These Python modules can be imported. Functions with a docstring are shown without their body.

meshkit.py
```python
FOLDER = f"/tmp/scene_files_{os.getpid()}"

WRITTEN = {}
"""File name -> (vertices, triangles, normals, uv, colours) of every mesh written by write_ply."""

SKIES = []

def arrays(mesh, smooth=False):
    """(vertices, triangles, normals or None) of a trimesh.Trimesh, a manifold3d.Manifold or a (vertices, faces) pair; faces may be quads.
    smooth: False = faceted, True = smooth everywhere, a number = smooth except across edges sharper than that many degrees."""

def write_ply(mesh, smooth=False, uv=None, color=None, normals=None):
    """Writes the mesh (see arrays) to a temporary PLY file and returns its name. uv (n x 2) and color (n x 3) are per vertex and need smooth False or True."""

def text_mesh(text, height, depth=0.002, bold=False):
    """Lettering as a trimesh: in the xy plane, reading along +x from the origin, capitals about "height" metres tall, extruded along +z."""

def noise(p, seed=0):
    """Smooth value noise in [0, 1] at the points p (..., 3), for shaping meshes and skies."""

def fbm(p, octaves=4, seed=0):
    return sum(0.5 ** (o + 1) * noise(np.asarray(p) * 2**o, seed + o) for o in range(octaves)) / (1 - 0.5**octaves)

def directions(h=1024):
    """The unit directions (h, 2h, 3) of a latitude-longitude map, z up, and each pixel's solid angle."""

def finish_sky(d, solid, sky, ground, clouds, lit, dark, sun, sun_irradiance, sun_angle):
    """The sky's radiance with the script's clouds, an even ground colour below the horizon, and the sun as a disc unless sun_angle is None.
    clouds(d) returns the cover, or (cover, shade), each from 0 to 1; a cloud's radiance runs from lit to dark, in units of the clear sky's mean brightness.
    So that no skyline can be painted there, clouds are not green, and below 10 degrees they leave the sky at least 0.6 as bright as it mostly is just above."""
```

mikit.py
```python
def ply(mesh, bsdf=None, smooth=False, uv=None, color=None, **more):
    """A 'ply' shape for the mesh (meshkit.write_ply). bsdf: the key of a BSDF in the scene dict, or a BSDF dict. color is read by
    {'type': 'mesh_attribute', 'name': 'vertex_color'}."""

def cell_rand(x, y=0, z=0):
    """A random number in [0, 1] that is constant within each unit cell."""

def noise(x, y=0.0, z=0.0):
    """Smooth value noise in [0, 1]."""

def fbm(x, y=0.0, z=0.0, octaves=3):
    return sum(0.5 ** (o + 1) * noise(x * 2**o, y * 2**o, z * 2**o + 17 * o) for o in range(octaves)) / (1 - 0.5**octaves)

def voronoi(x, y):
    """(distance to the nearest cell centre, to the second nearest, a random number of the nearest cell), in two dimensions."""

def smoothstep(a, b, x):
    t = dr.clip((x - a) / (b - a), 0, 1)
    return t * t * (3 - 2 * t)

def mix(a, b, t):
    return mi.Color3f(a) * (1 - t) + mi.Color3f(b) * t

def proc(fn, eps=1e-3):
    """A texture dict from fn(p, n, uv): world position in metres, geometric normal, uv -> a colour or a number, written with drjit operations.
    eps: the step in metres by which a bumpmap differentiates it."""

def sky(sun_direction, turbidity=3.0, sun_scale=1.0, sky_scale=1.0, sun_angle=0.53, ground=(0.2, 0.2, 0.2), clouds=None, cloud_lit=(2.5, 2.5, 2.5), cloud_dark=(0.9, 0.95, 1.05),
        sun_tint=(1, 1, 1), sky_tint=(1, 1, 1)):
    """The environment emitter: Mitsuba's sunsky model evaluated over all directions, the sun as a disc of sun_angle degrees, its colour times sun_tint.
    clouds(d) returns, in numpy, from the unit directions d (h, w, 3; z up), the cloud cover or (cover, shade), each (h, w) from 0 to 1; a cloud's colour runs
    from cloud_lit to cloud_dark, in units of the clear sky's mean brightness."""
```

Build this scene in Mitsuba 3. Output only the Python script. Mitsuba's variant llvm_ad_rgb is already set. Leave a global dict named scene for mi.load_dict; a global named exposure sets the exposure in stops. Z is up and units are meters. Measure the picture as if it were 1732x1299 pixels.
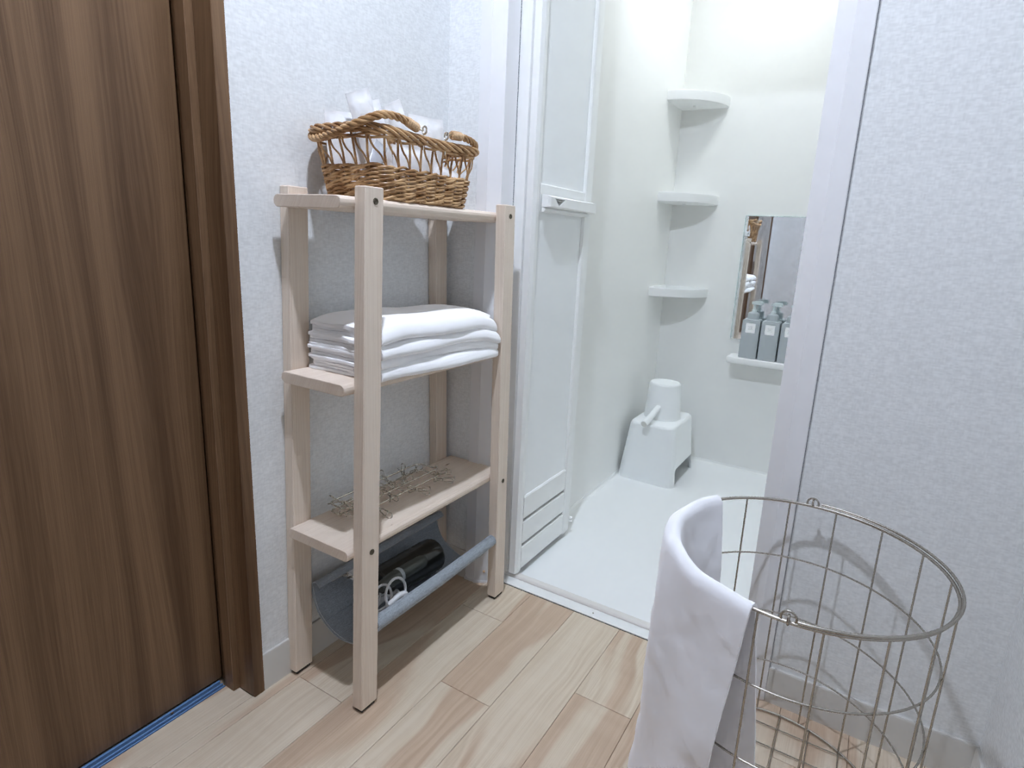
import math, random
import numpy as np, trimesh, drjit as dr, mitsuba as mi, mikit, manifold3d as m3
from shapely.geometry import Polygon, LineString, box as sbox
import meshkit
from mikit import proc, noise, fbm, smoothstep, mix, cell_rand

scene, labels = {'type': 'scene'}, {}
PI = math.pi
rng = np.random.default_rng(7)

# ------------------------------------------------------------------ camera, lights, exposure
W, H, F = 1732, 1299, 989.7
CAM = np.array([-1.21437, -0.980685, 0.95])
yaw, pitch, roll = np.radians([29.98, 12.92, 3.057])
fw = np.array([math.cos(pitch) * math.cos(yaw), math.cos(pitch) * math.sin(yaw), -math.sin(pitch)])
rt = np.cross(fw, [0, 0, 1]); rt /= np.linalg.norm(rt)
dn = np.cross(fw, rt)
down = math.sin(roll) * rt + math.cos(roll) * dn
T = mi.ScalarTransform4f
scene['camera'] = {'type': 'perspective', 'fov': math.degrees(2 * math.atan(W / 2 / F)), 'fov_axis': 'x', 'near_clip': 0.02, 'far_clip': 50.0,
                   'principal_point_offset_x': -36.05 / W, 'principal_point_offset_y': 19.32 / H,
                   'to_world': T().look_at(origin=CAM.tolist(), target=(CAM + fw).tolist(), up=(-down).tolist())}
exposure = -0.1
LAMP = np.array([-0.77, -0.52, 2.222])
LAMP_RAD = np.array([0.91, 1.0, 1.19]) * 2350.0
CORRIDOR_RAD = np.array([1.0, 1.0, 1.0]) * 6.0
SHOWER_LAMP = np.array([0.92, -0.50, 2.075])
SHOWER_RAD = np.array([0.95, 1.0, 1.04]) * 40.0


# ------------------------------------------------------------------ helpers
def numbered(key):
    if key not in scene and key not in labels:
        return key
    i = 1
    while f'{key}_{i:03d}' in scene or f'{key}_{i:03d}' in labels:
        i += 1
    return f'{key}_{i:03d}'


def tag(key, label, cat=None, group=None, kind=None):
    d = {'label': label}
    if cat: d['category'] = cat
    if group: d['group'] = group
    if kind: d['kind'] = kind
    labels[key] = d
    return key


def thing(name, label, cat, group=None):
    return tag(numbered(name), label, cat, group)


def obj(name, mesh, mat, parent=None, smooth=30, uv=None, label=None, **more):
    key = numbered((parent + '__' if parent else '') + name)
    scene[key] = mikit.ply(mesh, mat, smooth, uv=uv, **more)
    if label: labels[key] = {'label': label}
    return key


def struct(name, mesh, mat, label, smooth=30, **k):
    key = obj(name, mesh, mat, None, smooth, **k)
    tag(key, label, kind='structure')
    return key


def cat(*ms):
    out = []
    for m in ms:
        out += m if isinstance(m, (list, tuple)) else [m]
    return trimesh.util.concatenate(out)


def hull(pts):
    return trimesh.convex.convex_hull(np.asarray(pts, float))


def bx(x0, x1, y0, y1, z0, z1, c=0.0):
    """A box, its edges chamfered by c."""
    lo, hi = np.array([x0, y0, z0], float), np.array([x1, y1, z1], float)
    if c <= 0:
        m = trimesh.creation.box(hi - lo); m.apply_translation((lo + hi) / 2); return m
    pts = []
    for s in np.ndindex(2, 2, 2):
        p = np.where(s, hi, lo); d = np.where(s, -1, 1)
        for k in range(3):
            q = p.copy()
            for j in range(3):
                if j != k: q[j] += d[j] * c
            pts.append(q)
    return hull(pts)


def plain(m):
    return trimesh.Trimesh(np.array(m.vertices), np.array(m.faces), process=False)


def frames(P, closed=False):
    n = len(P)
    t = np.roll(P, -1, 0) - np.roll(P, 1, 0) if closed else np.gradient(P, axis=0)
    t /= np.linalg.norm(t, axis=1, keepdims=True) + 1e-12
    u = np.zeros_like(P)
    a = np.array([0, 0, 1.0]) if abs(t[0, 2]) < 0.9 else np.array([1.0, 0, 0])
    u[0] = np.cross(t[0], a); u[0] /= np.linalg.norm(u[0])
    for i in range(1, n):
        v = u[i - 1] - t[i] * (u[i - 1] @ t[i]); u[i] = v / np.linalg.norm(v)
    if closed:  # spread the twist
        v = u[-1] - t[0] * (u[-1] @ t[0]); v /= np.linalg.norm(v)
        w = np.cross(t[0], u[0]); ang = math.atan2(v @ w, v @ u[0])
        w = np.cross(t, u)
        a = -ang * np.arange(n)[:, None] / n
        u = np.cos(a) * u + np.sin(a) * w
    return t, u, np.cross(t, u)


def tube(P, r, n=8, closed=False):
    P = np.asarray(P, float); r = np.broadcast_to(np.asarray(r, float), len(P))
    t, u, w = frames(P, closed)
    a = np.arange(n) * 2 * PI / n
    V = (P[:, None] + r[:, None, None] * (np.cos(a)[None, :, None] * u[:, None] + np.sin(a)[None, :, None] * w[:, None])).reshape(-1, 3)
    m = len(P); f = []
    for i in range(m if closed else m - 1):
        j = (i + 1) % m
        for k in range(n):
            l = (k + 1) % n
            f += [[i * n + k, i * n + l, j * n + l], [i * n + k, j * n + l, j * n + k]]
    if not closed:
        V = np.vstack([V, P[:1], P[-1:]])
        c0, c1 = m * n, m * n + 1
        for k in range(n):
            l = (k + 1) % n
            f += [[c0, l, k], [c1, (m - 1) * n + k, (m - 1) * n + l]]
    return trimesh.Trimesh(V, f, process=False)


def spline(pts, n=40, closed=False):
    from scipy.interpolate import CubicSpline
    p = np.asarray(pts, float)
    if closed: p = np.vstack([p, p[:1]])
    d = np.r_[0, np.cumsum(np.linalg.norm(np.diff(p, axis=0), axis=1))]
    cs = CubicSpline(d, p, bc_type='periodic' if closed else 'natural')
    return cs(np.linspace(0, d[-1], n + (1 if closed else 0)))[:n]


def lathe(prof, n=48, axis_pt=(0, 0, 0), out=None):
    m = trimesh.creation.revolve(np.asarray(prof, float), sections=n)
    if out is not None:   # an open shell: turn its faces away from the point (0, 0, out)
        if np.sum(m.face_normals * (m.triangles_center - [0, 0, out])) < 0: m.invert()
    m.apply_translation(axis_pt)
    return m


def prism(poly, lo, hi, axis=2):
    """A shapely polygon pushed out along an axis: 0: polygon in (y, z); 1: in (x, z); 2: in (x, y)."""
    m = trimesh.creation.extrude_polygon(poly, hi - lo, engine='earcut')
    v = np.array(m.vertices); v[:, 2] += lo
    if axis == 0:
        v = v[:, [2, 0, 1]]
    elif axis == 1:
        v = v[:, [0, 2, 1]]
    f = np.array(m.faces)
    if axis == 1: f = f[:, ::-1]
    return trimesh.Trimesh(v, f, process=False)


def rrect(x0, x1, y0, y1, r, q=6):
    return sbox(x0 + r, y0 + r, x1 - r, y1 - r).buffer(r, quad_segs=q)


def loft(rings, caps=True):
    """Closed rings (k, n, 3) joined in order into one closed surface."""
    R = np.asarray(rings, float); k, n = R.shape[:2]
    f = []
    for i in range(k - 1):
        a = np.arange(n); b = (a + 1) % n
        f.append(np.c_[i * n + a, i * n + b, (i + 1) * n + b]); f.append(np.c_[i * n + a, (i + 1) * n + b, (i + 1) * n + a])
    V = R.reshape(-1, 3)
    if caps:
        V = np.vstack([V, R[0].mean(0), R[-1].mean(0)])
        a = np.arange(n); b = (a + 1) % n
        f.append(np.c_[b, a, np.full(n, k * n)]); f.append(np.c_[(k - 1) * n + a, (k - 1) * n + b, np.full(n, k * n + 1)])
    return trimesh.Trimesh(V, np.vstack(f), process=False)


def ring_xy(poly, z, n=48):
    b = poly.exterior
    return np.array([[*b.interpolate(t, normalized=True).coords[0], z] for t in np.arange(n) / n])


def man(m):
    m = trimesh.Trimesh(m.vertices, m.faces, process=True); m.merge_vertices(); m.fix_normals()
    return m3.Manifold(m3.Mesh(np.asarray(m.vertices, np.float32), np.asarray(m.faces, np.uint32)))


def unman(m):
    k = m.to_mesh()
    return trimesh.Trimesh(k.vert_properties[:, :3], k.tri_verts, process=False)


def cyl(p, q, r, n=20):
    return tube(np.array([p, q], float), r, n)


# ------------------------------------------------------------------ materials
def rgb(*c): return {'type': 'rgb', 'value': list(c)}


def two(b): return {'type': 'twosided', 'bsdf': b}


def pr(col, rough=0.5, metallic=0.0, spec=0.5, **k):
    return {'type': 'principled', 'base_color': col if isinstance(col, dict) else rgb(*col), 'roughness': rough, 'metallic': metallic, 'specular': spec, **k}


def weave(p, n, uv):
    h = dr.select(dr.abs(n.x) > 0.7, p.y, p.x)
    a = noise(h * 150.0, p.z * 400.0, 3.0)
    b = noise(h * 400.0, p.z * 150.0, 9.0)
    return a * 0.6 + b * 0.4


def paper(p, n, uv):
    return mi.Color3f(0.735, 0.752, 0.756) * (0.895 + 0.21 * weave(p, n, uv))


def bumped(fn, b, scale, eps=4e-4):
    return {'type': 'bumpmap', 'arbitrary': proc(fn, eps), 'scale': scale, 'bsdf': b}


scene['wallpaper'] = two(bumped(weave, {'type': 'diffuse', 'reflectance': proc(paper)}, 0.00035))
scene['white_paint'] = two({'type': 'diffuse', 'reflectance': rgb(0.86, 0.87, 0.88)})
scene['white_ceiling'] = two({'type': 'diffuse', 'reflectance': rgb(0.74, 0.74, 0.73)})
scene['baseboard_vinyl'] = two(pr((0.58, 0.57, 0.54), 0.45, spec=0.35))
scene['white_trim'] = two(pr((0.76, 0.765, 0.78), 0.4, spec=0.4))
scene['white_plastic'] = two(pr((0.81, 0.825, 0.815), 0.28, spec=0.45))
scene['groove_plastic'] = two(pr((0.80, 0.83, 0.82), 0.5, spec=0.3))
scene['frost_panel'] = two(pr((0.83, 0.855, 0.86), 0.22, spec=0.45))
scene['shower_wall'] = two(pr((0.805, 0.812, 0.792), 0.32, spec=0.3))


def shower_floor_h(p, n, uv):
    d = p.x * 0.82 + p.y * 0.57
    e = p.x * -0.57 + p.y * 0.82
    return noise(d * 260.0, e * 14.0, 1.0)


scene['shower_floor'] = two(bumped(shower_floor_h, pr((0.80, 0.815, 0.815), 0.4, spec=0.35), 0.0008))
scene['threshold_beige'] = two(pr((0.70, 0.68, 0.65), 0.35, spec=0.4))
scene['rubber'] = two(pr((0.035, 0.032, 0.03), 0.6))
scene['bolt_black'] = two(pr((0.10, 0.085, 0.06), 0.35, metallic=0.7))
scene['steel_wire'] = two({'type': 'roughconductor', 'alpha': 0.16, 'specular_reflectance': rgb(0.47, 0.44, 0.39)})
scene['bright_wire'] = two({'type': 'roughconductor', 'alpha': 0.12, 'specular_reflectance': rgb(0.72, 0.68, 0.60)})
scene['clip_wire'] = two({'type': 'roughconductor', 'alpha': 0.14, 'specular_reflectance': rgb(0.50, 0.47, 0.41)})
scene['rail_metal'] = two(pr((0.17, 0.33, 0.62), 0.3, metallic=0.35, spec=0.6))
scene['dark_gap'] = two({'type': 'diffuse', 'reflectance': rgb(0.03, 0.04, 0.045)})
scene['catch_olive'] = two(pr((0.22, 0.23, 0.17), 0.5))
scene['gap_grey'] = two({'type': 'diffuse', 'reflectance': rgb(0.13, 0.15, 0.16)})
scene['joint_grey'] = two({'type': 'diffuse', 'reflectance': rgb(0.33, 0.34, 0.38)})
scene['mirror_silver'] = two({'type': 'conductor', 'specular_reflectance': rgb(0.88, 0.92, 0.94)})
scene['mirror_edge'] = two(pr((0.45, 0.60, 0.58), 0.2))
scene['bottle_grey'] = two(pr((0.40, 0.44, 0.46), 0.35, spec=0.4))
scene['bottle_cap'] = two(pr((0.55, 0.62, 0.63), 0.25, spec=0.5))
scene['paper_white'] = two({'type': 'diffuse', 'reflectance': rgb(0.86, 0.87, 0.87)})
scene['ink_grey'] = two({'type': 'diffuse', 'reflectance': rgb(0.42, 0.45, 0.46)})
scene['stool_white'] = two(pr((0.83, 0.855, 0.855), 0.32, spec=0.4))


def pale_grain(al, ac1, ac2):
    w = fbm(al * 2.2, ac1 * 22.0, ac2 * 22.0, 2) - 0.5
    g = noise((ac1 + w * 0.012) * 520.0 + ac2 * 300.0, al * 5.0, 2.0)
    f = noise(ac1 * 1500.0, ac2 * 1500.0, al * 22.0)
    big = fbm(al * 3.0, ac1 * 30.0, ac2 * 30.0, 2)
    c = mix((0.61, 0.505, 0.415), (0.72, 0.63, 0.535), smoothstep(-0.1, 1.1, g * 0.42 + f * 0.28 + big * 0.35))
    return c


def post_wood(p, n, uv):
    return pale_grain(p.z, p.x, p.y * 1.1)


def board_wood(p, n, uv):
    c = pale_grain(p.x, p.y, p.z + 0.3)
    low = dr.select(p.z < 0.4, 1.0, 0.0)
    for x, y, a, b in ((-0.0633, -0.0692, 0.0105, 0.0026), (-0.3915, -0.1858, 0.0022, 0.0012)):   # two small dark knots
        d = dr.square((p.x - x) / a) + dr.square((p.y - y) / b)
        c = mix(c, (0.16, 0.10, 0.06), (1 - smoothstep(0.5, 1.1, d)) * low)
    return c


scene['post_wood'] = two(pr(proc(post_wood), 0.5, spec=0.3))
scene['board_wood'] = two(pr(proc(board_wood), 0.5, spec=0.3))


def walnut(p, n, uv):
    x = p.x + p.y * 0.7
    w = (fbm(x * 6.0, p.z * 0.75, 5.0, 3) - 0.5) * 0.09
    q = x + w
    band = fbm(q * 26.0, p.z * 0.35, 1.0, 3)
    fine = noise(q * 420.0, p.z * 4.0, 2.0)
    pore = noise(q * 1500.0, p.z * 26.0, 7.0)
    cloud = fbm(x * 7.0, p.z * 2.2, 4.0, 2)
    t = band * 0.75 + fine * 0.22 + pore * 0.16 + cloud * 0.25 - 0.2
    return mix((0.078, 0.040, 0.019), (0.208, 0.124, 0.068), smoothstep(0.0, 1.0, t))


scene['walnut'] = two(pr(proc(walnut), 0.42, spec=0.32))


def plank(p, n, uv):
    k = dr.floor(uv.x / 4.0)
    lx = uv.x - k * 4.0
    bias = dr.floor(uv.y / 4.0)
    ly = uv.y - bias * 4.0
    s = cell_rand(k, 3.0)
    amt = 0.18 * bias
    w = (fbm(lx * 3.0 + s * 60.0, ly * 9.0, s * 31.0, 3) - 0.5) * 0.10
    yy = ly + w
    heart = fbm(lx * 1.6 + s * 97.0, yy * 17.0 + s * 13.0, 2.0, 2)
    h = smoothstep(0.60 - amt, 0.72 - amt, heart)
    rings = noise(yy * 150.0, lx * 2.5 + s * 40.0, s * 9.0)
    fine = noise(ly * 700.0, lx * 12.0, s * 5.0)
    cross = noise(lx * 60.0, ly * 9.0, s * 7.0)
    pale = mix((0.565, 0.465, 0.350), (0.665, 0.575, 0.460), smoothstep(0.1, 0.9, rings * 0.5 + fine * 0.38 + cross * 0.12))
    dark = mix((0.445, 0.310, 0.215), (0.545, 0.405, 0.295), smoothstep(0.1, 0.9, rings * 0.5 + fine * 0.35 + cross * 0.15))
    return mix(pale, dark, h * 0.80)


scene['floor_wood'] = two(pr(proc(plank), 0.33, spec=0.32))
scene['floor_seam'] = two({'type': 'diffuse', 'reflectance': rgb(0.34, 0.27, 0.20)})


def terry(p, n, uv):
    return noise(p.x * 620.0, p.y * 620.0, p.z * 620.0) * 0.7 + noise(p.x * 210.0, p.y * 210.0, p.z * 210.0) * 0.5


scene['white_towel'] = two(bumped(terry, pr((0.85, 0.855, 0.865), 0.95, spec=0.1, sheen=0.3), 0.0004, 5e-4))
scene['draped_towel'] = two(bumped(terry, pr((0.80, 0.805, 0.835), 0.95, spec=0.1, sheen=0.3), 0.0004, 5e-4))


def wick(p, n, uv):
    t = fbm(p.x * 40.0, p.y * 40.0, p.z * 55.0, 3)
    return mix((0.24, 0.118, 0.042), (0.565, 0.365, 0.185), smoothstep(0.25, 0.75, t))


scene['wicker'] = two(pr(proc(wick), 0.4, spec=0.4))
scene['wicker_bind'] = two(pr((0.56, 0.38, 0.22), 0.45))


def packet(p, n, uv):
    return mix((0.80, 0.81, 0.83), (0.88, 0.885, 0.90), smoothstep(0.3, 0.7, fbm(p.x * 60.0, p.y * 60.0, p.z * 60.0, 2)))


scene['packet_white'] = two(pr(proc(packet), 0.3, spec=0.45))
scene['packet_grey'] = two(pr((0.48, 0.50, 0.54), 0.3, spec=0.45))


def chambray(p, n, uv):
    a = noise(p.x * 900.0, p.z * 500.0 + p.y * 500.0, 1.0)
    b = noise(p.x * 160.0, p.z * 900.0 + p.y * 900.0, 4.0)
    return mix((0.18, 0.205, 0.225), (0.385, 0.425, 0.465), a * 0.5 + b * 0.5)


scene['chambray'] = two(pr(proc(chambray), 0.9, spec=0.1))
scene['stitch'] = two({'type': 'diffuse', 'reflectance': rgb(0.50, 0.52, 0.53)})
scene['dryer_black'] = two(pr((0.012, 0.013, 0.011), 0.08, spec=0.5, clearcoat=0.6, clearcoat_gloss=0.95))
scene['dryer_grey'] = two(pr((0.055, 0.062, 0.055), 0.3))
scene['cord_white'] = two(pr((0.66, 0.67, 0.68), 0.3, spec=0.5))
scene['handle_beige'] = two(pr((0.62, 0.63, 0.60), 0.35))
scene['lamp_white'] = two(pr((0.85, 0.85, 0.85), 0.4))


def lamp(rad): return {'type': 'area', 'radiance': rgb(*rad)}


# ------------------------------------------------------------------ the setting: floor
CEIL, XL, YF = 2.25, -2.20, -1.271
FX = 0.036
FLOOR = struct('floor', cat(bx(XL - .02, -.80, -3.2, YF - .02, -0.03, 0.0), bx(XL - .02, FX, YF - .02, 0.0, -0.03, -0.004), bx(-2.1, -.60, 0.0, .14, -0.03, -0.004)), 'floor_seam', 'pale wood plank floor of the changing room')
ROW0, RW, PL = -0.033, 0.1295, 0.909
joints = {0: -0.512, 1: -0.108, 2: -0.352, 3: -0.62, 4: -0.2175, 5: -0.70, 6: -0.45, 7: -0.15, 8: -0.60, 9: -0.3}
tone = {(0, 0): 0, (0, 1): 1, (1, 0): 0, (1, 1): 0, (2, 0): 1, (2, 1): 2, (3, 0): 0, (3, 1): 0, (4, 0): 1, (4, 1): 0, (5, 1): 1}
pk = 0
for row in range(-1, 10):
    y1 = ROW0 - RW * row if row >= 0 else 0.0
    y0 = y1 - RW if row >= 0 else ROW0
    y0 = max(y0, YF - .01)
    j = joints.get(row, -0.30)
    xs = sorted([max(j + PL * k, XL - .01) for k in range(-3, 1)] + [FX])
    xs = [x for i, x in enumerate(xs) if i == 0 or x - xs[i - 1] > 0.004]
    for i, (xa, xb) in enumerate(zip(xs[:-1], xs[1:])):
        if y1 - y0 < .004: continue
        g = 0.0004
        m = plain(bx(xa + g, xb - g, y0 + g, y1 - g, -0.006, 0.0, 0.0006))
        v = np.array(m.vertices)
        idx = i - (len(xs) - 2) + 1          # 1: the plank that ends at the threshold
        uv = np.c_[v[:, 0] - xa + 0.05 + 4 * pk, v[:, 1] - y0 + 0.05 + 4 * tone.get((row, idx), pk % 2)]
        obj('plank', m, 'floor_wood', FLOOR, smooth=False, uv=uv)
        pk += 1
for (xa, xb, ya, yb) in ((-0.602, FX, -0.0, 0.0), (-1.40, -.6010, 0.0006, 0.0700), (-2.09, -1.401, 0.0006, 0.0700)):
    if yb <= ya: continue
    m = plain(bx(xa, xb, ya, yb, -0.006, 0.0, 0.0008)); v = np.array(m.vertices)
    obj('plank', m, 'floor_wood', FLOOR, smooth=False, uv=np.c_[v[:, 0] - xa + .05 + 4 * pk, v[:, 1] - ya + .05 + 4]); pk += 1

# walls
struct('wall_back', cat(bx(-0.585, 0.0, 0.0, 0.12, -.01, CEIL), bx(XL, -0.585, 0.0, 0.12, 2.03, CEIL), bx(XL, -2.09, 0.0, .12, -.01, 2.03)), 'wallpaper', 'white textured wallpaper wall behind the wooden shelf rack')
struct('wall_right', cat(bx(0.0, 0.034, -0.0985, 0.12, -.01, CEIL), bx(0.0, 0.034, YF, -0.9030, -.01, CEIL), bx(0.0, 0.034, -0.9030, -0.0985, 2.03, CEIL)), 'wallpaper', 'white textured wallpaper wall around the shower doorway')
struct('wall_front', bx(-.80, 0.034, -3.2, YF, -.01, CEIL), 'wallpaper', 'white wallpaper wall at the right edge of the photo')
struct('wall_corridor', bx(XL, -.80, -3.25, -3.2, -.01, CEIL), 'wallpaper', 'white wallpaper wall at the far end of the corridor')
struct('wall_left', bx(XL - .1, XL, -3.25, .2, -.01, CEIL), 'white_paint', 'white painted wall on the left side of the changing room')
struct('wall_door_back', bx(-2.2, -.55, .16, .2, -.01, CEIL), 'dark_gap', 'dark wall behind the sliding door')
struct('ceiling', bx(XL, 0.034, -3.2, .2, CEIL, CEIL + .05), 'white_ceiling', 'white ceiling of the changing room')
bbp = Polygon([(0, 0), (-.007, 0), (-.007, .0785), (-.005, .0825), (0, .0825)])
BB = struct('baseboard_back', prism(bbp, -0.578, -.001, 0), 'baseboard_vinyl', 'grey beige baseboard below the wall behind the shelf rack')
bbr = Polygon([(0, 0), (-.007, 0), (-.007, .0785), (-.005, .0825), (0, .0825)])
struct('baseboard_right', cat(prism(bbr, YF, -.9045, 1), prism(bbr, -.0970, -.008, 1)), 'baseboard_vinyl', 'grey beige baseboard below the wall right of the shower doorway')
struct('baseboard_front', prism(Polygon([(YF, 0), (YF + .007, 0), (YF + .007, .0785), (YF + .005, .0825), (YF, .0825)]), -.80, -.008, 0), 'baseboard_vinyl', 'grey beige baseboard of the wall at the right edge')

# brown sliding door (door_1) with its frame (trim_1)
D1 = tag('door_1', 'dark walnut brown sliding door at the left', kind='structure')
obj('door_panel', bx(-1.42, -0.606, 0.0950, 0.128, 0.0045, 2.02, .0015), 'walnut', D1)
obj('door_panel', bx(-2.09, -1.35, 0.130, 0.155, 0.010, 2.02, .0015), 'walnut', D1)
T1 = tag('trim_1', 'dark walnut door frame left of the white wall', kind='structure')
obj('casing', bx(-0.601, -0.578, -0.0082, 0.0425, 0.0, 2.06, .0012), 'walnut', T1)
obj('door_stop', bx(-0.6148, -0.585, 0.0425, 0.0705, 0.0, 2.03, .001), 'walnut', T1)
obj('door_jamb', bx(-0.604, -0.585, 0.0705, 0.16, 0.0, 2.03), 'walnut', T1)
obj('head_casing', bx(-2.11, -0.601, -0.0082, 0.0425, 2.03, 2.06, .0012), 'walnut', T1)
obj('casing', bx(-2.113, -2.09, -0.0082, 0.16, 0.0, 2.06, .0012), 'walnut', T1)
RL = tag('trim_2', 'bluish metal floor rail under the sliding door', kind='structure')
for i, (ya, yb, zt) in enumerate(((.0715, .0735, .0015), (.0785, .0822, .0025), (.0885, .0935, .0035))):
    obj('rail_rib', bx(-2.085, -0.6150, ya, yb, -.004, zt, .0006), 'rail_metal', RL)
obj('rail_bed', bx(-2.085, -0.6150, .0705, .125, -.008, -.004), 'dark_gap', RL)
obj('rail_screw', cyl((-.715, .087, .001), (-.715, .087, .0028), .0028, 12), 'bright_wire', RL)

# white casings of the shower doorway
def left_profile(s):
    return Polygon([(0.0615, s(-.1600)), (.0085, s(-.1600)), (-.0085, s(-.1290)), (-.0085, s(-.0985)), (-.0075, s(-.0975)), (.0345, s(-.0975)), (.0345, s(-.150)), (.0615, s(-.150))])
T3 = tag('trim_3', 'white casing left of the shower door', kind='structure')
obj('casing', prism(left_profile(lambda y: y), 0.0, 2.03, 2), 'white_trim', T3, smooth=20)
obj('casing_plinth', cat(prism(Polygon([(.009, -.161), (-.009, -.1300), (-.009, -.0965), (.02, -.0965)]).buffer(.0015), 0, .007, 2)), 'white_trim', T3)
obj('screw_cap', trimesh.creation.icosphere(2, .0035).apply_translation((.0035, -.1530, .036)), 'wicker_bind', T3)
T4 = tag('trim_4', 'white casing right of the shower doorway', kind='structure')
mir = lambda y: -1.0015 - y
obj('casing', prism(left_profile(mir), 0.0, 2.03, 2), 'white_trim', T4, smooth=20)
obj('shadow_joint', bx(-.0004, .004, -.9056, -.9043, .0825, 2.03), 'joint_grey', T4)
struct('trim_5', prism(Polygon([(0.064, 1.99), (.0085, 1.99), (-.0085, 2.01), (-.0085, 2.06), (.034, 2.06), (.034, 2.03), (.064, 2.03)]), -.904, -.0975, 1), 'white_trim', 'white head casing above the shower doorway')

# threshold
T6 = tag('trim_6', 'white threshold strip on the floor of the shower doorway', kind='structure')
obj('strip', bx(.037, .0705, -.842, -.158, -.01, .0035, .001), 'white_plastic', T6)
obj('sill', prism(Polygon([(.0705, -.01), (.0705, .006), (.0735, .0095), (.078, .0105), (.090, .0105), (.0955, .007), (.0975, .0), (.0975, -.01)]), -.842, -.158, 1), 'threshold_beige', T6, smooth=40)
obj('strip_screw', cyl((.052, -.4690, .0030), (.052, -.4690, .0044), .0024, 12), 'bright_wire', T6)
obj('strip_joint', bx(.0358, .0372, -.842, -.158, -.004, .0004), 'dark_gap', T6)

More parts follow.
